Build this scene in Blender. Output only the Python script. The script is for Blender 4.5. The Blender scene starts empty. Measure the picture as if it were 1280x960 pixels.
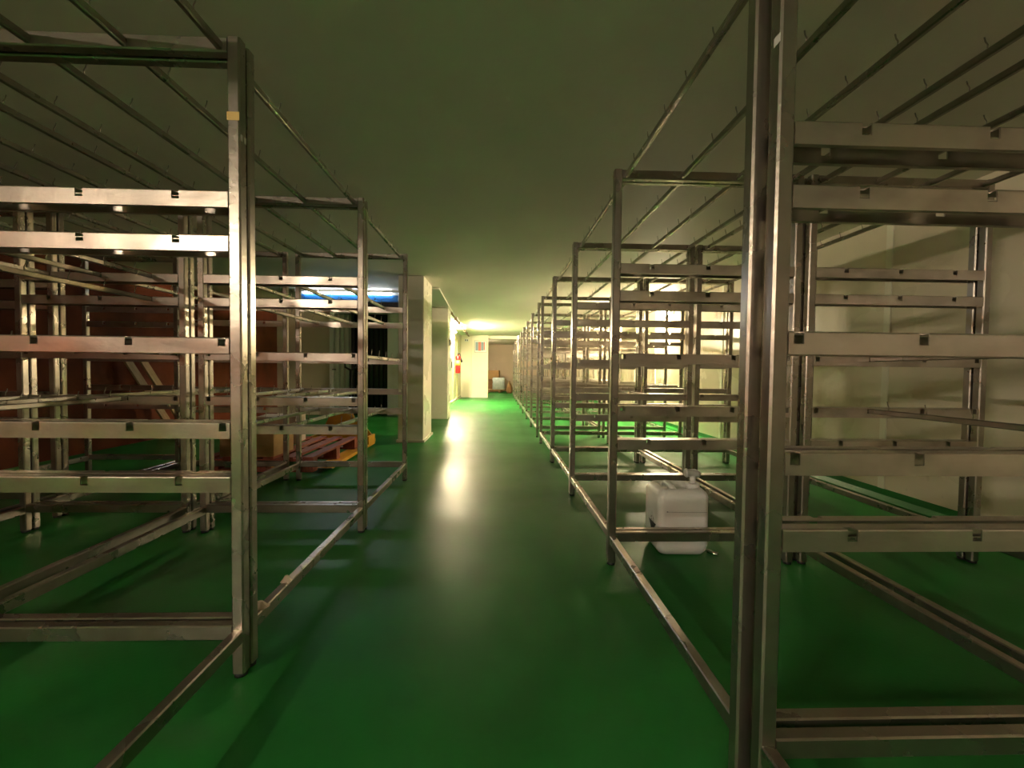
import bpy, math, random
from mathutils import Matrix, Vector
random.seed(7)
scene = bpy.context.scene
C = scene.collection

# ------------------------------------------------------------ camera
FPX, PIT, YAW, ROLL, HC = 546.2, .0308, .0336, .0113, 1.0404
cam_data = bpy.data.cameras.new('camera')
cam_data.sensor_fit = 'HORIZONTAL'
cam_data.sensor_width = 36.0
cam_data.lens = FPX / 1280.0 * 36.0
cam_data.clip_start = .02
cam = bpy.data.objects.new('camera', cam_data)
C.objects.link(cam)


def cam_vec(x, u, d):                     # right / up / forward of the unrolled camera -> world
    c, s = math.cos(PIT), math.sin(PIT)
    y, z = c * d + s * u, -s * d + c * u
    c, s = math.cos(YAW), math.sin(YAW)
    return Vector((c * x + s * y, -s * x + c * y, z))


cr, sr = math.cos(ROLL), math.sin(ROLL)
fwd = cam_vec(0, 0, 1)
# roll: the picture is turned clockwise
right, up = cam_vec(cr, sr, 0), cam_vec(-sr, cr, 0)
cam.matrix_world = Matrix(((right.x, up.x, -fwd.x, 0), (right.y, up.y, -fwd.y, 0),
                           (right.z, up.z, -fwd.z, HC), (0, 0, 0, 1)))
scene.camera = cam

# ------------------------------------------------------------ world, exposure, lamp strengths
world = bpy.data.worlds.new('world')
scene.world = world
world.use_nodes = True
world.node_tree.nodes['Background'].inputs[0].default_value = (.9, .95, 1, 1)
world.node_tree.nodes['Background'].inputs[1].default_value = 0.0
vs = scene.view_settings
vs.view_transform = 'Standard'
vs.look = 'None'
vs.gamma = 1.0
vs.use_curve_mapping = False
vs.exposure = 3.12
WARM = (1.0, .82, .53)
LAMP_CORRIDOR = 260.0
LAMP_WALL = 360.0
LAMP_BEHIND = 105.0
FILL_REAR = 30.0
LAMP_COOLER = 5.0
FILL_BACK = 36.0

CEIL = 2.36


# ------------------------------------------------------------ helpers
class MB:
    def __init__(self):
        self.v, self.f, self.sm = [], [], []

    def box(self, x0, x1, y0, y1, z0, z1):
        b = len(self.v)
        self.v += [(x0, y0, z0), (x1, y0, z0), (x1, y1, z0), (x0, y1, z0), (x0, y0, z1), (x1, y0, z1), (x1, y1, z1), (x0, y1, z1)]
        for q in ((0, 3, 2, 1), (4, 5, 6, 7), (0, 1, 5, 4), (1, 2, 6, 5), (2, 3, 7, 6), (3, 0, 4, 7)):
            self.f.append(tuple(b + i for i in q)); self.sm.append(False)
        return self

    def rings(self, rings, smooth=True, cap=True, closed=True):
        n = len(rings[0]); b = len(self.v)
        for r in rings:
            self.v += [tuple(p) for p in r]
        for i in range(len(rings) - 1):
            for j in range(n if closed else n - 1):
                k = (j + 1) % n
                self.f.append((b + i * n + j, b + i * n + k, b + (i + 1) * n + k, b + (i + 1) * n + j)); self.sm.append(smooth)
        if cap:
            self.f.append(tuple(b + j for j in reversed(range(n)))); self.sm.append(False)
            e = b + (len(rings) - 1) * n
            self.f.append(tuple(e + j for j in range(n))); self.sm.append(False)
        return self

    def tube(self, pts, r, n=8, smooth=True):
        pts = [Vector(p) for p in pts]
        rs = r if isinstance(r, (list, tuple)) else [r] * len(pts)
        rings = []
        ref = None
        for i, p in enumerate(pts):
            a = pts[max(i - 1, 0)]; c = pts[min(i + 1, len(pts) - 1)]
            t = (c - a).normalized()
            if ref is None:
                ref = Vector((0, 0, 1)) if abs(t.z) < .9 else Vector((1, 0, 0))
            u = t.cross(ref).normalized(); w = u.cross(t).normalized()
            ref = w
            rings.append([p + rs[i] * (math.cos(2 * math.pi * k / n) * u + math.sin(2 * math.pi * k / n) * -w) for k in range(n)])
        return self.rings(rings, smooth)

    def lathe(self, prof, n=20, c=(0, 0, 0), smooth=True):
        return self.rings([[(c[0] + r * math.cos(2 * math.pi * k / n), c[1] + r * math.sin(2 * math.pi * k / n), c[2] + z) for k in range(n)]
                           for r, z in prof], smooth)

    def prism(self, poly, y0, y1):
        """polygon in x,z extruded along y"""
        b = len(self.v); n = len(poly)
        self.v += [(x, y0, z) for x, z in poly] + [(x, y1, z) for x, z in poly]
        self.f.append(tuple(b + i for i in range(n))); self.sm.append(False)
        self.f.append(tuple(b + n + i for i in reversed(range(n)))); self.sm.append(False)
        for i in range(n):
            j = (i + 1) % n
            self.f.append((b + j, b + i, b + n + i, b + n + j)); self.sm.append(False)
        return self

    def mesh(self, name, mat):
        m = bpy.data.meshes.new(name)
        m.from_pydata(self.v, [], self.f)
        m.polygons.foreach_set('use_smooth', self.sm)
        m.materials.append(mat)
        m.update()
        return m


def obj(name, mesh, parent=None, loc=(0, 0, 0), rz=0.0, rot=None):
    o = bpy.data.objects.new(name, mesh)
    C.objects.link(o)
    o.parent = parent
    o.location = loc
    o.rotation_euler = rot if rot else (0, 0, rz)
    return o


def tag(o, label, cat, group=None):
    o['label'] = label
    o['category'] = cat
    if group:
        o['group'] = group
    return o


def thing(name, label, cat, loc=(0, 0, 0), rz=0.0, group=None):
    o = obj(name, None, None, loc, rz)
    o.empty_display_size = .1
    return tag(o, label, cat, group)


def struct(name, mb, mat, parent=None, label=None, loc=(0, 0, 0)):
    o = obj(name, mb.mesh(name, mat), parent, loc)
    if parent is None:
        o['kind'] = 'structure'
        if label:
            o['label'] = label
    return o


def rrect(x0, x1, y0, y1, r, z, n=4):
    pts = []
    for cx, cy, a0 in ((x1 - r, y1 - r, 0), (x0 + r, y1 - r, 90), (x0 + r, y0 + r, 180), (x1 - r, y0 + r, 270)):
        for k in range(n + 1):
            a = math.radians(a0 + 90 * k / n)
            pts.append((cx + r * math.cos(a), cy + r * math.sin(a), z))
    return pts


# ------------------------------------------------------------ materials
def material(name, col, rough=.5, metal=0.0, col2=None, scale=8.0, bump=0.0, bscale=40.0, rough2=None, stretch=None, detail=4.0,
             lo=.35, hi=.65, spec=.5, coat=0.0):
    m = bpy.data.materials.new(name)
    m.use_nodes = True
    nt = m.node_tree
    b = nt.nodes['Principled BSDF']
    b.inputs['Base Color'].default_value = (*col, 1)
    b.inputs['Roughness'].default_value = rough
    b.inputs['Metallic'].default_value = metal
    b.inputs['Specular IOR Level'].default_value = spec
    b.inputs['Coat Weight'].default_value = coat
    tc = nt.nodes.new('ShaderNodeTexCoord')
    src = tc.outputs['Object']
    if stretch:
        mp = nt.nodes.new('ShaderNodeMapping')
        mp.inputs['Scale'].default_value = stretch
        nt.links.new(src, mp.inputs['Vector'])
        src = mp.outputs['Vector']
    if col2 or rough2 is not None:
        # shift the pattern from one object to the next
        oi = nt.nodes.new('ShaderNodeObjectInfo')
        ad = nt.nodes.new('ShaderNodeVectorMath'); ad.operation = 'MULTIPLY_ADD'
        ad.inputs[1].default_value = (1, 1, 1)
        mu = nt.nodes.new('ShaderNodeMath'); mu.operation = 'MULTIPLY'; mu.inputs[1].default_value = 37.0
        nt.links.new(oi.outputs['Random'], mu.inputs[0])
        nt.links.new(src, ad.inputs[0]); nt.links.new(mu.outputs[0], ad.inputs[2])
        nz = nt.nodes.new('ShaderNodeTexNoise')
        nz.inputs['Scale'].default_value = scale
        nz.inputs['Detail'].default_value = detail
        nt.links.new(ad.outputs[0], nz.inputs['Vector'])
        mr = nt.nodes.new('ShaderNodeMapRange')
        mr.inputs['From Min'].default_value = lo
        mr.inputs['From Max'].default_value = hi
        nt.links.new(nz.outputs['Fac'], mr.inputs['Value'])
        if col2:
            mx = nt.nodes.new('ShaderNodeMix'); mx.data_type = 'RGBA'
            mx.inputs['A'].default_value = (*col, 1)
            mx.inputs['B'].default_value = (*col2, 1)
            nt.links.new(mr.outputs['Result'], mx.inputs['Factor'])
            nt.links.new(mx.outputs['Result'], b.inputs['Base Color'])
        if rough2 is not None:
            m2 = nt.nodes.new('ShaderNodeMapRange')
            m2.inputs['To Min'].default_value = rough
            m2.inputs['To Max'].default_value = rough2
            nt.links.new(mr.outputs['Result'], m2.inputs['Value'])
            nt.links.new(m2.outputs['Result'], b.inputs['Roughness'])
    if bump:
        n2 = nt.nodes.new('ShaderNodeTexNoise')
        n2.inputs['Scale'].default_value = bscale
        n2.inputs['Detail'].default_value = 3
        nt.links.new(src, n2.inputs['Vector'])
        bp = nt.nodes.new('ShaderNodeBump')
        bp.inputs['Strength'].default_value = bump
        bp.inputs['Distance'].default_value = .01
        nt.links.new(n2.outputs['Fac'], bp.inputs['Height'])
        nt.links.new(bp.outputs['Normal'], b.inputs['Normal'])
    return m


def emitter(name, col, strength):
    m = bpy.data.materials.new(name)
    m.use_nodes = True
    b = m.node_tree.nodes['Principled BSDF']
    b.inputs['Base Color'].default_value = (.8, .8, .8, 1)
    b.inputs['Emission Color'].default_value = (*col, 1)
    b.inputs['Emission Strength'].default_value = strength
    return m


M = {}
M['steel'] = material('stainless_steel', (.41, .37, .32), .26, .95, (.28, .245, .205), 6.0, .06, 60, .40, lo=.40, hi=.78)
M['steel_rail'] = material('stainless_rail', (.54, .49, .435), .28, .95, (.33, .285, .24), 9.0, .05, 80, .42, stretch=(.6, 1, 1), lo=.42, hi=.78)
M['foot'] = material('black_plastic_foot', (.015, .016, .015), .6)
M['floor'] = material('green_epoxy', (.019, .180, .032), .34, 0, (.016, .150, .025), 1.3, .06, 55.0, .44, spec=.11)
M['ceiling'] = material('painted_ceiling', (.82, .745, .67), .70, 0, (.765, .69, .62), .9, .10, 30)
M['cream'] = material('cream_panel', (.78, .70, .54), .22, 0, (.72, .64, .485), 1.2, .06, 3.0, .30)
M['joint'] = material('joint_strip', (.82, .78, .64), .35)
M['column'] = material('column_paint', (.80, .74, .60), .24, 0, (.75, .69, .55), 1.5, .08, 4.0, .32)
M['corridor'] = material('corridor_wall', (.84, .79, .62), .45, 0, (.80, .75, .57), 1.5)
M['pink'] = material('back_wall_paint', (.70, .58, .46), .6, 0, (.64, .53, .42), 1.2)
M['brown'] = material('brown_red_wall', (.150, .036, .012), .85, 0, (.070, .018, .007), 2.2, .2, 12, lo=.3, hi=.7, spec=.2)
M['beige'] = material('beige_wall', (.62, .55, .42), .5, 0, (.56, .49, .37), 1.4)
M['white_frame'] = material('white_frame', (.80, .82, .78), .4)
M['strip_green'] = material('pale_strip_curtain', (.66, .71, .60), .25, 0, (.56, .61, .51), 5, stretch=(6, 1, .3))
M['strip_black'] = material('dark_strip_curtain', (.016, .022, .018), .25)
M['white_plastic'] = material('white_plastic', (.88, .88, .85), .38, 0, (.84, .84, .80), 6, spec=.4)
M['white_cap'] = material('white_cap', (.85, .85, .82), .35)
M['black_print'] = material('black_print', (.01, .01, .01), .5)
M['white_print'] = material('white_print', (.8, .8, .78), .5)
M['grey_print'] = material('grey_print', (.25, .25, .25), .5)
M['chrome'] = material('chrome', (.75, .74, .70), .15, 1.0)
M['red_wood'] = material('red_brown_wood', (.30, .060, .022), .6, 0, (.20, .040, .016), 6, .2, 30, stretch=(1, 8, 1))
M['wood'] = material('pale_wood', (.42, .27, .13), .6, 0, (.32, .20, .09), 6, .2, 30, stretch=(6, 6, .6))
M['yellow'] = material('yellow_paint', (.75, .36, .02), .4, 0, (.62, .28, .02), 6)
M['dark_metal'] = material('dark_metal', (.03, .03, .03), .4, .5)
M['rubber'] = material('rubber_wheel', (.55, .50, .35), .6)
M['card'] = material('cardboard', (.42, .25, .10), .75, 0, (.36, .21, .08), 5, .1, 60)
M['card_dark'] = material('cardboard_dark', (.30, .165, .065), .75, 0, (.24, .13, .05), 5)
M['foam'] = material('pinkish_foam', (.62, .50, .40), .7, 0, (.55, .43, .34), 8, .3, 20)
M['red'] = material('extinguisher_red', (.62, .012, .012), .3)
M['label_yellow'] = material('yellow_label', (.85, .60, .10), .5)
M['sign_white'] = material('sign_white', (.82, .81, .74), .5)
M['sign_blue'] = material('sign_blue', (.22, .32, .38), .5)
M['sign_red'] = material('sign_red', (.62, .16, .11), .5)
M['wrap'] = material('pale_blue_wrap', (.42, .52, .55), .25, 0, (.60, .68, .68), 9, .5, 18)
M['blue'] = material('blue_paint', (.015, .12, .36), .35)
M['pipe_brown'] = material('brown_pipe', (.20, .13, .06), .6)
M['pipe_white'] = material('white_conduit', (.75, .72, .58), .5)
M['grey_plastic'] = material('grey_plastic', (.28, .29, .27), .5)
M['door_trim'] = material('yellowish_trim', (.66, .60, .26), .45)
M['tape'] = material('yellow_tape', (.72, .50, .16), .5)
M['sticker'] = material('pale_sticker', (.75, .74, .68), .5)
M['lamp_body'] = material('lamp_body', (.75, .74, .68), .5)
M['em_corridor'] = emitter('tube_corridor', WARM, LAMP_CORRIDOR)
M['em_wall'] = emitter('tube_wall', WARM, LAMP_WALL)
M['em_behind'] = emitter('tube_behind', (1.0, .82, .62), LAMP_BEHIND)
M['em_fill_rear'] = emitter('fill_tube_rear', (1.0, .88, .72), FILL_REAR)
M['em_cooler'] = emitter('tube_cooler', (.92, .97, 1.0), LAMP_COOLER)
M['em_fill_back'] = emitter('fill_tube_back', (1.0, .80, .55), FILL_BACK)

# ------------------------------------------------------------ the room
XL, XR, YB, YF = -4.9, 3.2, -4.0, 22.3
struct('floor', MB().box(XL - .2, XR + .2, YB - .2, YF + .2, -.12, 0), M['floor'], label='glossy green epoxy floor')
struct('ceiling', MB().box(XL - .2, XR + .2, YB - .2, YF + .2, CEIL, CEIL + .12), M['ceiling'], label='dull painted concrete ceiling')
struct('wall_left', MB().box(XL - .15, XL, YB - .2, 10.0, 0, CEIL), M['brown'], label='dark red brown wall behind the left racks')
struct('wall_rear', MB().box(XL, XR, YB - .15, YB, 0, CEIL), M['brown'], label='dark brown wall behind the viewer')
struct('wall_back', MB().box(-1.4, XR, YF, YF + .15, 0, CEIL), M['pink'], label='pinkish beige end wall')

# right wall: slab, glossy panels and cover strips
wr = struct('wall_right', MB().box(XR + .012, XR + .18, YB - .2, YF + .2, 0, CEIL), M['joint'], label='cream panelled wall on the right')
PW = 1.32
yy = 3.50 - PW * 6
strip = MB().box(-.008, .0, -.03, .03, .10, CEIL - .002).mesh('joint_strip', M['joint'])
panel = MB().box(0, .012, .004, PW - .004, .10, CEIL).mesh('wall_panel', M['cream'])
while yy < YF:
    if yy + PW > YB:
        if yy > YB and yy + PW < YF:
            obj('wall_panel', panel, wr, (XR, yy, 0))
        else:
            obj('wall_panel', MB().box(0, .012, max(YB - yy, .004), min(YF - yy, PW - .004), .10, CEIL).mesh('wall_panel', M['cream']), wr, (XR, yy, 0))
        if YB < yy < YF:
            obj('joint_strip', strip, wr, (XR, yy, 0))
    yy += PW
cove = MB().prism([(0, 0), (-.05, 0), (-.05, .012), (-.018, .05), (-.012, .10), (0, .10)], YB, YF)
struct('baseboard_right', cove, M['floor'], loc=(XR + .012, 0, 0), label='green coved skirting along the right wall')

# left side: end wall with the doorway, corridor wall, pilaster, header
WY = 9.9
we = struct('wall_left_end', MB().box(XL, -3.74, WY, WY + .15, 0, CEIL).box(-2.16, -1.4, WY, WY + .15, 0, CEIL), M['beige'],
            label='beige end wall with a doorway behind the left racks')
struct('wall_left_room', MB().box(XL, -1.4, 12.4, 12.5, 0, CEIL), M['beige'], label='wall of the dark room beyond the doorway')
struct('wall_corridor', MB().box(-1.55, -1.4, WY, YF + .15, 0, CEIL), M['corridor'], label='brightly lit cream wall along the aisle on the left')
struct('column_1', MB().rings([rrect(-1.41, -1.05, 6.25, 7.02, .012, z, 2) for z in (.0, CEIL)], False), M['column'],
       label='cream pillar just behind the left racks')
struct('column_2', MB().rings([rrect(-1.395, -1.045, 9.28, 9.75, .012, z, 2) for z in (.0, CEIL)], False), M['column'],
       label='second cream pillar farther down the aisle')
struct('trim_1', MB().box(-1.43, -1.03, 6.23, 7.04, 0, .035), M['column'], label='low plinth round the nearer pillar')
struct('column_3', MB().box(-1.39, -.985, 16.62, 17.1, 0, CEIL).box(-.975, -.36, 16.55, 17.1, 0, CEIL), M['corridor'],
       label='wide cream pilaster closing the left side of the aisle')
struct('trim_2', MB().box(-1.39, XR - .02, 16.75, 17.0, 2.24, CEIL), M['corridor'], label='shallow cream header beam under the ceiling')
struct('trim_3', MB().box(-1.399, -1.36, 10.0, 16.5, 0, .09), M['column'], label='skirting of the corridor wall')

# doorway: frame and hanging strips
d = obj('door_2', MB().box(-3.74, -3.66, WY - .03, WY + .16, 0, CEIL - .01).box(-2.46, -2.16, WY - .03, WY + .16, 0, CEIL - .01)
        .box(-3.66, -2.46, WY - .03, WY + .16, CEIL - .09, CEIL - .01).mesh('door_frame', M['white_frame']))
d['kind'] = 'structure'; d['label'] = 'white framed doorway with hanging curtain strips'
strip_m = MB().rings([[(-.058, -.004, z), (0, -.010, z), (.058, -.004, z), (.058, .0, z), (0, -.006, z), (-.058, 0, z)] for z in (.02, CEIL - .10)], True)
sg = strip_m.mesh('curtain_strip', M['strip_green']); sb = strip_m.mesh('curtain_strip', M['strip_black'])
for k in range(11):
    x = -3.60 + k * .108
    obj('curtain_strip', sg if k < 4 else sb, d, (x, WY + .03 + (.014 if k % 2 else 0), 0))
struct('trim_4', MB().box(-3.26, -3.20, WY - .04, WY + .02, 0, CEIL - .02), M['dark_metal'], label='dark post between pale and black curtain strips')
h = obj('door_handle', MB().tube([(-3.66, WY - .03, 1.02), (-3.66, WY - .08, 1.02), (-3.58, WY - .08, 1.02)], .012, 6).mesh('door_handle', M['dark_metal']), d)

# door in the corridor wall with a yellowish trim
d1 = obj('door_1', MB().box(-1.399, -1.37, 13.75, 13.83, 0, 2.12).box(-1.399, -1.37, 14.95, 15.03, 0, 2.12).box(-1.399, -1.37, 13.83, 14.95, 2.04, 2.12)
         .mesh('door_frame', M['door_trim']))
d1['kind'] = 'structure'; d1['label'] = 'cream door with yellowish frame in the corridor wall'
obj('door_leaf', MB().box(-1.399, -1.385, 13.835, 14.945, .02, 2.035).mesh('door_leaf', M['corridor']), d1)

# ------------------------------------------------------------ racks
PS = .04                         # post section
RW, RL, RH = 1.015, 1.296, 2.10  # rack width, length, height
NW = .024                        # notch width
LEV = [1.612, 1.470, 1.138, .858, .679]       # top edge of the five notched rails
N4 = [.023, .3193, .6157, .912]
N3 = [.166, .4675, .769]
NOTCH = [N3, N3, N4, N4, N3]
RIN = RW - 2 * PS


def post_mesh():
    c = .005; h = PS / 2
    prof = [(h - c, h), (h, h - c), (h, -h + c), (h - c, -h), (-h + c, -h), (-h, -h + c), (-h, h - c), (-h + c, h)]
    prof = prof[::-1]
    return MB().rings([[(x, y, z) for x, y in prof] for z in (.014, RH)], False).mesh('post', M['steel'])


def foot_mesh():
    return MB().lathe([(.021, 0), (.021, .010), (.016, .014)], 8).mesh('foot', M['foot'])


def rail_mesh(notches):
    """folded rail, face towards -y (rack interior), flange to +y, top edge at z=0"""
    mb = MB()
    hh, fl, t, nd = .053, .0395, .003, .029
    x = 0.0
    for n in list(notches) + [None]:
        x1 = RIN if n is None else n - NW / 2
        if x1 > x + .001:
            mb.box(x, x1, 0, t, -hh, -.004)
            # rounded fold
            mb.prism_x = None
            b = len(mb.v)
            prof = [(0, -.004), (.0012, -.0012), (.004, 0), (fl, 0), (fl, -t), (t, -t), (t, -.004)]
            n_ = len(prof)
            mb.v += [(x, py, pz) for py, pz in prof] + [(x1, py, pz) for py, pz in prof]
            mb.f.append(tuple(b + i for i in reversed(range(n_)))); mb.sm.append(False)
            mb.f.append(tuple(b + n_ + i for i in range(n_))); mb.sm.append(False)
            for i in range(n_):
                j = (i + 1) % n_
                mb.f.append((b + i, b + j, b + n_ + j, b + n_ + i)); mb.sm.append(False)
        if n is not None:
            mb.box(max(n - NW / 2, 0), n + NW / 2, 0, t, -hh, -nd)
            mb.box(max(n - NW / 2, 0), n + NW / 2, .018, fl, -t, 0)
            x = n + NW / 2
    mb.box(0, RIN, t, .014, -hh, -hh + t)
    return mb.mesh('notched_rail', M['steel_rail'])


def beam_mesh(name, ln, w, hgt, along='x', mat='steel'):
    c = .004
    prof = [(-w / 2 + c, 0), (w / 2 - c, 0), (w / 2, c), (w / 2, hgt - c), (w / 2 - c, hgt), (-w / 2 + c, hgt), (-w / 2, hgt - c), (-w / 2, c)]
    if along == 'x':
        r = [[(x, y, z) for y, z in prof] for x in (0, ln)]
    else:
        r = [[(y, x, z) for y, z in reversed(prof)] for x in (0, ln)]
    return MB().rings(r, False).mesh(name, M[mat])


def peg_shape(mb, x, y, z):
    mb.tube([(x, y, z), (x, y, z + .016), (x, y + .007, z + .030), (x, y + .011, z + .046)], .0024, 5)
    return mb


ROD_L = RL - 2 * PS + .002
rod_m = beam_mesh('rod', ROD_L, .020, .028, 'y')
bar_m = beam_mesh('bar', RL - 2 * PS + .030, .018, .026, 'y')
peg_m = peg_shape(MB(), 0, 0, 0).mesh('peg', M['steel'])
PEG_Y = [.10 + .2 * k for k in range(6)]
mbp = MB()
for y_ in PEG_Y:
    peg_shape(mbp, 0, y_, 0)
pegrow_m = mbp.mesh('peg_row', M['steel'])
post_m, foot_m = post_mesh(), foot_mesh()
rail_m = [rail_mesh(n) for n in NOTCH]
rail3_m, rail4_m = rail_m[0], rail_m[2]
topbeam_m = beam_mesh('top_beam', RIN, .038, .046)
botbeam_m = beam_mesh('bottom_beam', RIN, .038, .050)
sidebeam_m = beam_mesh('side_beam', RL - 2 * PS, .034, .046, 'y')
DETAIL_Y = 4.3


def make_rack(label, x0, y0, group, rz=0.0):
    """x0,y0 = aisle-side corner with the smallest coordinates; local frame is centred on the footprint"""
    cx, cy = x0 + RW / 2, y0 + RL / 2
    t = thing('steel_rack', label, 'rack', (cx, cy, 0), rz, group)
    hx, hy = RW / 2, RL / 2
    for sx in (-1, 1):
        for sy in (-1, 1):
            p = obj('post', post_m, t, (sx * (hx - PS / 2), sy * (hy - PS / 2), 0))
            obj('foot', foot_m, p)
    for li, z in enumerate(LEV):
        me = rail3_m if NOTCH[li] is N3 else rail4_m
        obj('notched_rail', me, t, (-hx + PS, hy - PS, z))
        obj('notched_rail', me, t, (hx - PS, -hy + PS, z), math.pi)
    for sy in (-1, 1):
        obj('top_beam', topbeam_m, t, (-hx + PS, sy * (hy - PS / 2), RH - .048))
        obj('bottom_beam', botbeam_m, t, (-hx + PS, sy * (hy - PS / 2), .128))
    for sx in (-1, 1):
        obj('side_beam', sidebeam_m, t, (sx * (hx - PS / 2), -hy + PS, .118))
    for k, n in enumerate(N4):
        r = obj('rod', rod_m, t, (-hx + PS + n, -hy + PS - .001, RH - .044))
        if cy < DETAIL_Y:
            for y_ in PEG_Y:
                obj('peg', peg_m, r, (0, y_, .027))
        else:
            pr = obj('peg_row', pegrow_m, r, (0, 0, .027))
            pr['kind'] = 'stuff'
    return t


def hang_bar(rack, level, idx, label, group):
    """loose spiked bar lying in the notches of one level"""
    n = NOTCH[level][idx]
    c = rack.location
    t = thing('spiked_bar', label, 'bar', (c.x - RW / 2 + PS + n, c.y - RL / 2 + PS - .015, LEV[level] - .0285), 0, group)
    obj('bar', bar_m, t)
    for y_ in PEG_Y:
        obj('peg', peg_m, t, (0, y_ + .015, .025))
    return t


ORD = ['nearest', 'second', 'third', 'fourth', 'fifth', 'sixth', 'seventh', 'eighth', 'ninth', 'tenth', 'eleventh', 'twelfth', 'thirteenth']
racks = {}
# right side: two rows, twelve racks each, with a break after the fifth
starts = [p + .045 - RL for p in (.975, 2.291, 3.593, 4.894, 6.196)] + [6.804 + 1.3015 * k for k in range(8)]
for i, ys in enumerate(starts):
    dx = (.012, -.010, 0, .002, -.002)[i] if i < 5 else 0.0
    racks['R1', i] = make_rack(f'{ORD[i]} steel rack from the camera in the right-hand row beside the aisle', .614 + dx, ys, 'racks lining the right of the aisle')
    racks['R2', i] = make_rack(f'{ORD[i]} steel rack from the camera in the row along the cream wall', 1.655 + (.006 if i % 2 else 0), ys + .004, 'racks along the right wall')
# left side: three rows of three
for i, p in enumerate((1.456, 2.763, 4.069)):
    ys = p + .045 - RL
    racks['L1', i] = make_rack(f'{ORD[i]} steel rack from the camera in the left-hand row beside the aisle', -.838 - RW, ys, 'racks lining the left of the aisle')
    racks['L2', i] = make_rack(f'{ORD[i]} steel rack from the camera in the middle row on the left', -1.93 - RW, ys + .004, 'racks in the middle row on the left')
    racks['L3', i] = make_rack(f'{ORD[i]} steel rack from the camera in the row nearest the brown wall', -2.985 - RW, ys + .28, 'racks in the far left row')

LEVN = ['highest', 'second highest', 'middle', 'second lowest', 'lowest']
NSIDE3 = ['on the left', 'in the centre', 'on the right']
NSIDE4 = ['far left', 'left of centre', 'right of centre', 'far right']


def bars(key, rackname, spec):
    for lv, ids in spec:
        for ix in ids:
            side = (NSIDE3 if NOTCH[lv] is N3 else NSIDE4)[ix]
            hang_bar(racks[key], lv, ix, f'spiked bar {side}, {LEVN[lv]} rails, {rackname}', 'loose spiked bars on the racks')


bars(('R2', 1), 'second rack along cream wall', [(2, [1]), (3, [1])])
bars(('L2', 1), 'second rack of the left middle row', [(0, [0, 1, 2]), (1, [2]), (2, [3]), (3, [0, 1, 2])])
bars(('L1', 2), 'third rack in the left aisle row', [(0, [0, 1, 2]), (1, [0, 1, 2]), (2, [3]), (3, [0, 1, 2]), (4, [0, 1, 2])])
bars(('L2', 2), 'third rack of the left middle row', [(0, [1, 2]), (3, [1, 2])])
bars(('R1', 3), 'fourth rack right of aisle', [(3, [2])])

# tape and stickers on posts
for ch in [c for c in racks['L1', 0].children if c.name.startswith('post')]:
    if ch.location.x > 0 and ch.location.y > 0:
        o = obj('tape_band', MB().box(-.0195, .0195, -.0212, -.0200, 1.835, 1.862).mesh('tape_band', M['tape']), ch); o['label'] = 'yellow tape band'
        o = obj('sticker', MB().box(.0200, .0212, -.012, -.004, 1.775, 1.795).box(.0200, .0212, .006, .015, 1.775, 1.795).mesh('sticker', M['sticker']), ch); o['label'] = 'pale sticker'
for ch in [c for c in racks['R1', 0].children if c.name.startswith('post')]:
    if ch.location.x < 0 and ch.location.y > 0:
        o = obj('sticker', MB().box(-.0212, -.0200, -.018, .004, 1.785, 1.805).mesh('sticker', M['sticker']), ch); o['label'] = 'pale sticker'

# ------------------------------------------------------------ jerrycan
jc = thing('jerrycan', 'white plastic jerrycan with tap standing on the floor under the right rack', 'jerrycan', (1.065, 2.535, 0), -.03)
bx, by = .146, .135
prof = [(.0, .045, .03), (.006, .022, .035), (.03, .006, .04), (.06, .0, .04), (.16, .0, .04), (.25, .0, .04),
        (.335, .0, .04), (.358, .008, .045), (.372, .022, .05), (.376, .036, .05), (.374, .050, .045), (.352, .058, .04), (.345, .075, .03)]
body = MB().rings([rrect(-bx + i, bx - i, -by + i, by - i, max(r, .012), z, 5) for z, i, r in prof], True)
b_ = obj('body', body.mesh('body', M['white_plastic']), jc)
hd = MB()
hd.rings([[(x + dx_, y, z + dz_) for dx_, dz_ in ((-.016, -.01), (.016, -.01), (.016, .008), (0, .014), (-.016, .008))][::-1]
          for x, y, z in ((-.045, -.085, .345), (-.045, -.070, .372), (-.045, -.03, .380), (-.045, .03, .380), (-.045, .070, .372), (-.045, .085, .345))], True)
hd2 = MB().rings([[(x, y + dy_, z + dz_) for dy_, dz_ in ((-.016, -.01), (.016, -.01), (.016, .008), (0, .014), (-.016, .008))]
                  for x, y, z in ((-.060, -.02, .365), (0, -.02, .378), (.060, -.02, .372))], True)
obj('handle', hd.mesh('handle', M['white_plastic']), jc)
obj('cap', MB().lathe([(.034, .340), (.034, .352), (.040, .353), (.040, .388), (.036, .394)], 20, (.088, -.02, 0)).mesh('cap', M['white_cap']), jc)
tp = obj('tap', MB().tube([(.088, -.02, .388), (.088, -.02, .435)], .017, 12).mesh('tap', M['white_cap']), jc)
obj('tap_knob', MB().tube([(.042, -.02, .452), (.052, -.02, .452), (.054, -.02, .452), (.098, -.02, .452), (.114, -.02, .447), (.128, -.02, .439)], [.022, .027, .023, .024, .020, .016], 12)
    .mesh('tap_knob', M['white_cap']), tp)
# corrosive diamond: white upper half with marks, black lower half, on the side wall
lx = -bx - .0012
dm = obj('hazard_label', MB().prism([(-.066, 0), (0, -.066), (.066, 0), (0, .066)], 0, .001).mesh('hazard_label', M['white_print']), jc,
         (lx + .0002, -.030, .170), rot=(0, 0, -math.pi / 2))
dm['label'] = 'black and white diamond hazard label'
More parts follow.
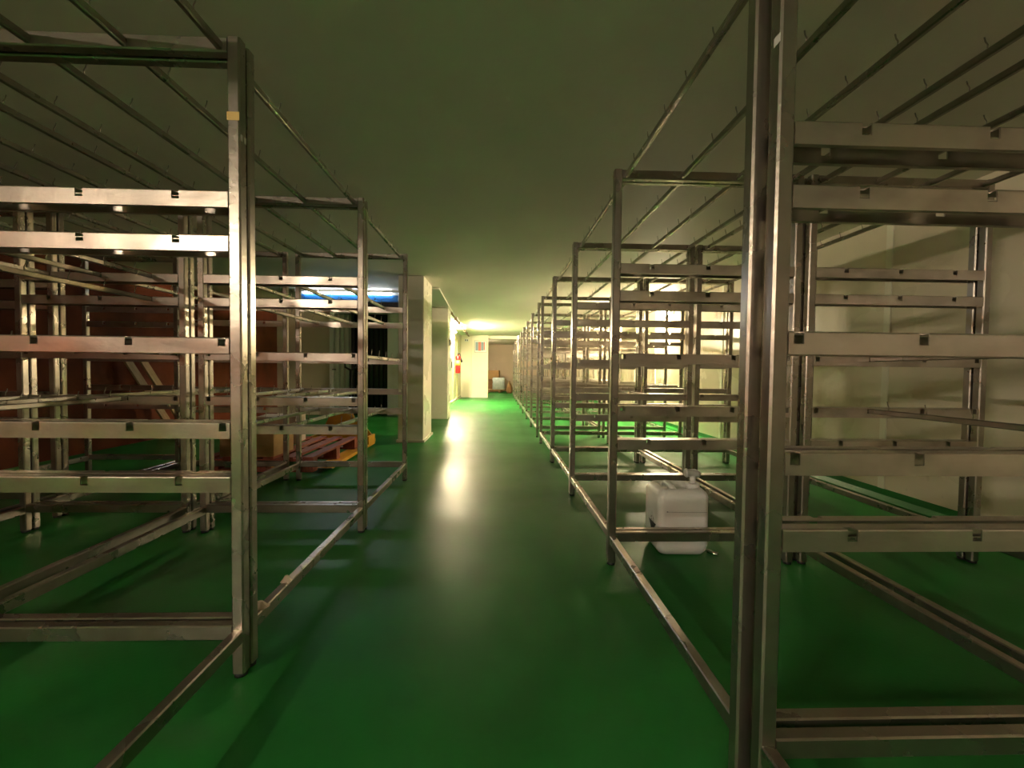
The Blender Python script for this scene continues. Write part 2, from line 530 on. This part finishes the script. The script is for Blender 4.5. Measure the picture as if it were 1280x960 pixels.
# local frame of the label: x runs along the side wall, y is the outward depth
obj('black_half', MB().prism([(-.063, -.001), (0, -.064), (.063, -.001)], -.0006, .0002).mesh('black_half', M['black_print']), dm)
mk = MB()
for a_, b2 in (((-.030, .014), (-.006, .030)), ((.006, .032), (.028, .012)), ((-.026, .004), (-.004, .006)), ((.004, .005), (.026, .003)), ((-.010, .012), (-.012, .024)), ((.012, .010), (.014, .022))):
    va, vb = Vector(a_), Vector(b2)
    n_ = (vb - va).normalized(); n_ = Vector((-n_.y, n_.x)) * .0022
    mk.prism([tuple(va - n_), tuple(vb - n_), tuple(vb + n_), tuple(va + n_)], -.0006, .0002)
obj('pictogram', mk.mesh('pictogram', M['grey_print']), dm)
seam = obj('seam', MB().box(-.095, .125, -by - .0010, -by + .002, .2535, .2555).mesh('seam', M['grey_plastic']), jc)
obj('spout_mark', MB().lathe([(.004, -.0005), (.004, .002)], 8).mesh('spout_mark', M['grey_print']), jc, (-.098, -by, .2555), rot=(math.pi / 2, 0, 0))
mt = MB().tube([(0, 0, .012), (.035, -.055, .012)], .011, 10)
tag(obj('metal_tube', mt.mesh('metal_tube', M['chrome']), None, (1.222, 2.455, 0)), 'short shiny metal tube on the green floor beside the jerrycan', 'tube')

# two scraps on the low side beam of the left aisle rack
for (y_, s_, lb) in ((1.80, .020, 'small pale scrap lying on the low beam of the left rack'), (1.60, .028, 'curled pale scrap on the low beam beside the nearest left post')):
    mb = MB().rings([[(s_ * (1 - .3 * k) * math.cos(a) * (1.2 - .2 * k), s_ * .7 * math.sin(a) * (1 - .3 * k), .012 * k) for a in [j * math.pi / 4 for j in range(8)]] for k in range(3)], False)
    tag(obj('scrap', mb.mesh('scrap', M['foam']), None, (-.838 - PS / 2, y_, .1645), .6), lb, 'scrap')

# ------------------------------------------------------------ pallets, jack and goods behind the left racks


def pallet(name, label, loc, rz, mat, lx_=1.2, ly_=.8):
    t = thing(name, label, 'pallet', loc, rz)
    brd = MB().box(-lx_ / 2, lx_ / 2, -.048, .048, 0, .021).mesh('board', mat)
    for k in range(6):
        obj('board', brd, t, (0, -ly_ / 2 + .05 + k * (ly_ - .1) / 5, .122))
    st = MB().box(-.05, .05, -ly_ / 2, ly_ / 2, 0, .021).mesh('stringer', mat)
    bl = MB().box(-.05, .05, -.07, .07, 0, .079).mesh('block', mat)
    for x in (-lx_ / 2 + .05, 0, lx_ / 2 - .05):
        obj('stringer', st, t, (x, 0, .101))
        obj('bottom_board', st, t, (x, 0, 0))
        for y in (-ly_ / 2 + .07, 0, ly_ / 2 - .07):
            obj('block', bl, t, (x, y, .0215))
    return t


pallet('pallet', 'red brown wooden pallet on the yellow pallet jack behind the left racks', (-2.24, 4.81, .0590), math.pi / 2, M['red_wood'], 1.30, 1.02)

pj = thing('pallet_jack', 'yellow hand pallet jack with its forks under the red pallet', 'pallet jack', (-2.04, 6.0, 0))


def fork(x):
    mb = MB()
    pr = [(-1.58, .040), (-1.50, .058), (.0, .058), (.0, .026), (-1.52, .026)]
    b = len(mb.v)
    for s in (-.08, .08):
        mb.v += [(x + s, y, z) for y, z in pr]
    n_ = len(pr)
    mb.f.append(tuple(b + i for i in range(n_))); mb.f.append(tuple(b + n_ + i for i in reversed(range(n_)))); mb.sm += [False, False]
    for i in range(n_):
        j = (i + 1) % n_
        mb.f.append((b + j, b + i, b + n_ + i, b + n_ + j)); mb.sm.append(False)
    return mb.mesh('fork', M['yellow'])


for x in (-.30, .30):
    fk = obj('fork', fork(x), pj)
    obj('roller', MB().tube([(x - .04, -1.42, .027), (x + .04, -1.42, .027)], .027, 12).mesh('roller', M['rubber']), fk)
obj('head_plate', MB().prism([(-.38, .05), (.38, .05), (.38, .09), (.20, .30), (.0, .43), (-.22, .43), (-.38, .09)], 0, .03).mesh('head_plate', M['yellow']), pj)
obj('side_gusset', MB().box(.35, .38, -.30, .0, .056, .16).box(-.38, -.35, -.30, .0, .056, .16).mesh('side_gusset', M['yellow']), pj)
obj('pump', MB().lathe([(.07, .10), (.07, .36), (.05, .40), (.03, .46)], 14, (0, .12, 0)).box(-.12, .12, .03, .10, .12, .30).mesh('pump', M['yellow']), pj)
obj('steer_wheel', MB().tube([(-.10, .12, .09), (-.04, .12, .09)], .09, 16).tube([(.04, .12, .09), (.10, .12, .09)], .09, 16).tube([(-.10, .12, .09), (.10, .12, .09)], .02, 8).mesh('steer_wheel', M['rubber']), pj)
hb = obj('tow_bar', MB().tube([(0, .12, .44), (0, .16, 1.02)], .018, 10).mesh('tow_bar', M['dark_metal']), pj)
obj('grip', MB().tube([(0, .16, 1.02), (-.08, .165, 1.06), (-.09, .172, 1.16), (.09, .172, 1.16), (.08, .165, 1.06), (0, .16, 1.02)], .014, 8).mesh('grip', M['dark_metal']), hb)


def carton(name, label, loc, size, rz=0, mat='card', cat='box'):
    sx, sy, sz = size
    t = thing(name, label, cat, loc, rz)
    obj('body', MB().rings([rrect(-sx / 2, sx / 2, -sy / 2, sy / 2, .004, z, 1) for z in (0, sz - .006)], False).mesh('body', M[mat]), t)
    obj('flap', MB().box(-sx / 2, -.0015, -sy / 2, sy / 2, sz - .006, sz).mesh('flap', M[mat]), t)
    obj('flap', MB().box(.0015, sx / 2, -sy / 2, sy / 2, sz - .006, sz).mesh('flap', M[mat]), t)
    return t


carton('cardboard_box', 'tan cardboard box standing on the left side of the red pallet', (-2.35, 4.37, .2025), (.50, .40, .24), 0)
carton('cardboard_box', 'small pale carton on the red pallet behind the tan box', (-2.45, 5.05, .2025), (.42, .34, .30), .15, 'foam')

# leaning planks at the brown wall
for k, (y_, lean, lb) in enumerate(((6.30, .12, 'pale wooden plank leaning on the brown wall, the nearer one'), (6.55, .13, 'pale wooden plank leaning on the brown wall, the farther one'))):
    L_ = 1.55
    a_ = math.atan2(.42, L_)
    mb = MB().box(-.012, .012, -.055, .055, 0, L_).mesh('plank', M['wood'])
    o = obj('wooden_plank', mb, None, (XL + .42, y_, .003 + .012 * math.sin(a_)), rot=(.40, -a_, 0))
    tag(o, lb, 'plank')

# ------------------------------------------------------------ ceiling cooler with lamp, behind the left racks
cu = thing('cooling_unit', 'blue fronted cooling unit with a white light strip under the ceiling', 'cooling unit', (-2.45, 7.6, 0))
obj('casing', MB().box(-.95, .80, -.10, .35, 2.05, CEIL - .002).mesh('casing', M['grey_plastic']), cu)
obj('front_panel', MB().box(-.95, .80, -.125, -.101, 2.17, 2.285).mesh('front_panel', M['blue']), cu).__setitem__('label', 'bright blue front panel')
g_ = obj('grille', MB().box(-.95, .80, -.115, -.101, 2.05, 2.165).mesh('grille', M['dark_metal']), cu)
for k in range(6):
    obj('slat', MB().box(-.93, .78, -.125, -.116, 2.058 + k * .018, 2.064 + k * .018).mesh('slat', M['dark_metal']), g_)
obj('light_strip', MB().box(-.80, .66, -.150, -.126, 2.292, 2.318).mesh('light_strip', M['em_cooler']), cu).__setitem__('label', 'glowing white light strip')
obj('strip_holder', MB().box(-.95, .80, -.155, -.101, 2.32, CEIL - .002).mesh('strip_holder', M['lamp_body']), cu)


# ------------------------------------------------------------ lamps
def batten(name, label, loc, rz, length, em, wall=False, r=.019):
    """fluorescent batten hung under the ceiling or fixed on a wall; tube along local y"""
    t = thing(name, label, 'lamp', loc, rz)
    h = length / 2
    if wall:      # body on a wall whose surface is at local x=0, lamp to +x
        obj('housing', MB().box(0, .035, -h - .04, h + .04, -.03, .03).mesh('housing', M['lamp_body']), t)
        tx, tz = .062, 0
        hol = MB().box(.035, .085, -h - .03, -h, -.022, .022).box(.035, .085, h, h + .03, -.022, .022)
    else:
        obj('housing', MB().box(-.05, .05, -h - .04, h + .04, -.035, 0).mesh('housing', M['lamp_body']), t)
        tx, tz = 0, -.062
        hol = MB().box(-.022, .022, -h - .03, -h, -.085, -.035).box(-.022, .022, h, h + .03, -.085, -.035)
    obj('holder', hol.mesh('holder', M['lamp_body']), t)
    obj('tube', MB().tube([(tx, -h, tz), (tx, h, tz)], r, 12).mesh('tube', M[em]), t)
    return t


batten('tube_lamp', 'glowing tube lamp high on the cream corridor wall', (-1.399, 13.2, 2.24), 0, 1.5, 'em_corridor', True)
batten('tube_lamp', 'glaring lamp high on the cream wall behind the right racks', (XR - .001, 8.2, 2.13), math.pi, .6, 'em_wall', True)
batten('tube_lamp', 'tube lamp under the ceiling behind the camera on the left', (-3.6, -2.7, CEIL - .001), .0, 1.2, 'em_behind')
batten('tube_lamp', 'added fill lamp high on the wall behind the camera', (-.4, YB + .001, 2.0), math.pi / 2, 1.2, 'em_fill_rear', True)  # unseen fill, added to brighten the jerrycan front, floor and ceiling
batten('tube_lamp', 'added fill lamp under the ceiling in front of the end wall', (-.95, 19.3, CEIL - .001), 0, 1.2, 'em_fill_back')  # added light hidden behind the pilaster to brighten the end wall

# ------------------------------------------------------------ corridor wall fittings
ex = thing('fire_extinguisher', 'red fire extinguisher with yellow label hanging on the cream corridor wall', 'fire extinguisher', (-1.31, 14.52, .93))
obj('cylinder', MB().lathe([(.05, 0), (.075, .012), (.080, .03), (.080, .50), (.07, .55), (.035, .585), (.028, .60)], 20).mesh('cylinder', M['red']), ex)
obj('label_band', MB().lathe([(.0805, .26), (.0805, .42)], 20).mesh('label_band', M['label_yellow']), ex).__setitem__('label', 'yellow label')
obj('valve', MB().lathe([(.022, .595), (.022, .65), (.012, .66)], 10).box(-.01, .01, -.10, .03, .652, .668).box(-.01, .01, -.09, .03, .675, .688).mesh('valve', M['dark_metal']), ex)
hs = obj('hose', MB().tube([(.02, .02, .63), (.05, .10, .66), (.07, .16, .60), (.07, .17, .52)], .012, 8).mesh('hose', M['dark_metal']), ex)
obj('horn', MB().tube([(.07, .17, .53), (.08, .19, .46), (.09, .21, .38)], [.014, .035, .055], 10).mesh('horn', M['dark_metal']), hs)
obj('bracket', MB().box(-.088, -.078, -.03, .03, .25, .50).mesh('bracket', M['dark_metal']), ex)

sg_ = thing('framed_notice', 'framed notice with blue and red columns on the cream pilaster', 'notice', (-.645, 16.549, 1.72))
obj('board', MB().box(-.215, .215, -.015, 0, 0, .42).mesh('board', M['sign_white']), sg_)
obj('frame', MB().box(-.23, .23, -.022, 0, -.015, 0).box(-.23, .23, -.022, 0, .42, .435).box(-.23, -.215, -.022, 0, 0, .42).box(.215, .23, -.022, 0, 0, .42)
    .mesh('frame', M['grey_plastic']), sg_)
pb = MB().box(-.19, -.09, -.0165, -.0151, .06, .38).box(.02, .11, -.0165, -.0151, .06, .38)
obj('blue_column', pb.mesh('blue_column', M['sign_blue']), sg_)
obj('red_column', MB().box(-.085, .015, -.0165, -.0151, .05, .385).box(.115, .16, -.0165, -.0151, .08, .385).mesh('red_column', M['sign_red']), sg_)

so = thing('wall_socket', 'small double wall socket high on the cream pilaster', 'socket', (-1.18, 16.619, 2.12))
obj('plate', MB().box(-.07, .07, -.012, 0, 0, .09).mesh('plate', M['white_frame']), so)
for x in (-.035, .035):
    obj('outlet', MB().box(x - .018, x + .018, -.016, -.012, .015, .075).mesh('outlet', M['dark_metal']), so)

bl_ = thing('wall_bell', 'grey oval bell on the side of the second pillar', 'bell', (-1.044, 9.53, 1.55))
obj('dome', MB().lathe([(.075, 0), (.075, .015), (.055, .035), (.02, .045)], 16).mesh('dome', M['grey_plastic']), bl_, rot=(0, math.pi / 2, 0), loc=(.0, 0, .08))
sw = thing('switch_box', 'narrow grey switch box below the bell on the second pillar', 'switch', (-1.044, 9.58, 1.02))
obj('case', MB().box(0, .04, -.04, .04, 0, .28).mesh('case', M['white_frame']), sw)
obj('lever', MB().box(.04, .055, -.012, .012, .06, .20).mesh('lever', M['dark_metal']), sw)

cdt = MB().tube([(-1.40, 7.06, 2.335), (-.96, 7.06, 2.335), (-.945, 7.08, 2.335), (-1.02, 9.45, 2.335), (-1.02, 9.85, 2.335)], .014, 6)
tag(obj('ceiling_conduit', cdt.mesh('ceiling_conduit', M['pipe_white'])), 'thin pale conduit bending along the ceiling behind the first pillar', 'conduit')
cp = thing('ceiling_pipe', 'brown cable pipe under the ceiling along the corridor wall', 'pipe', (0, 0, 0))
obj('pipe', MB().tube([(-1.04, 9.8, 2.31), (-1.07, 12, 2.32), (-1.09, 16.5, 2.31)], .024, 8).mesh('pipe', M['pipe_brown']), cp)
cl = MB().box(-.032, .032, -.015, .015, 2.28, CEIL - .001).mesh('clamp', M['pipe_brown'])
for y_ in (9.9, 11.0, 12.1, 13.2, 14.3, 15.4):
    obj('clamp', cl, cp, (-1.04 - .03 * min((y_ - 9.8) / 2.2, 1) - .004 * max(y_ - 12, 0), y_, 0))

# ------------------------------------------------------------ far end of the aisle
pallet('pallet', 'pale wooden pallet at the far end of the aisle', (.10, 20.7, 0), 0, M['wood'], 1.15, .8)
wp = thing('wrapped_block', 'pale blue plastic wrapped block on the far pallet', 'package', (.06, 20.62, .144))
obj('block', MB().rings([rrect(-.29 + i, .29 - i, -.28 + i, .28 - i, .05, z, 3) for z, i in ((0, .02), (.03, 0), (.30, .012), (.50, 0), (.56, .03))], True).mesh('block', M['wrap']), wp)
obj('wrap_band', MB().rings([rrect(-.296, .296, -.286, .286, .05, z, 3) for z in (.24, .27)], True, False).mesh('wrap_band', M['wrap']), wp)
carton('cardboard_box', 'large brown carton standing behind the wrapped block at the far end', (-.16, 21.6, 0), (.80, .60, .62), .1, 'card_dark')
carton('cardboard_box', 'brown carton on top of the large carton at the far end', (-.20, 21.6, .62), (.60, .45, .42), -.15, 'card')
carton('cardboard_box', 'tall narrow dark carton beside the pilaster at the far end', (-.72, 21.5, 0), (.26, .34, 1.5), .0, 'card_dark')
tr = thing('hand_truck', 'black hand truck parked at the end of the right row', 'hand truck', (.93, 19.6, 0))
for x in (-.16, .16):
    obj('rail', MB().tube([(x, 0, .12), (x, .10, .85), (x * .8, .14, .92)], .022, 8).mesh('rail', M['dark_metal']), tr)
    obj('wheel', MB().tube([(x - .03, .06, .11), (x + .03, .06, .11)], .11, 14).mesh('wheel', M['foot']), tr)
obj('toe_plate', MB().box(-.20, .20, -.22, .02, .004, .016).mesh('toe_plate', M['dark_metal']), tr)
for k in range(4):
    z = .22 + k * .18
    obj('crossbar', MB().tube([(-.16, (z - .12) * .137, z), (.16, (z - .12) * .137, z)], .016, 6).mesh('crossbar', M['dark_metal']), tr)
obj('grip', MB().tube([(-.128, .14, .92), (.128, .14, .92)], .022, 8).mesh('grip', M['dark_metal']), tr)
sk = thing('waste_sack', 'dark crumpled sack beside the hand truck at the far end', 'sack', (.55, 20.0, 0))
obj('bag', MB().rings([[((.13 + .02 * math.sin(3 * a + k)) * w * math.cos(a), (.12 + .02 * math.cos(2 * a + k)) * w * math.sin(a), z) for a in [j * math.pi / 6 for j in range(12)]]
                       for k, (z, w) in enumerate(((0, .8), (.08, 1.05), (.25, 1.0), (.40, .75), (.50, .28), (.56, .34)))], True).mesh('bag', M['card_dark']), sk)
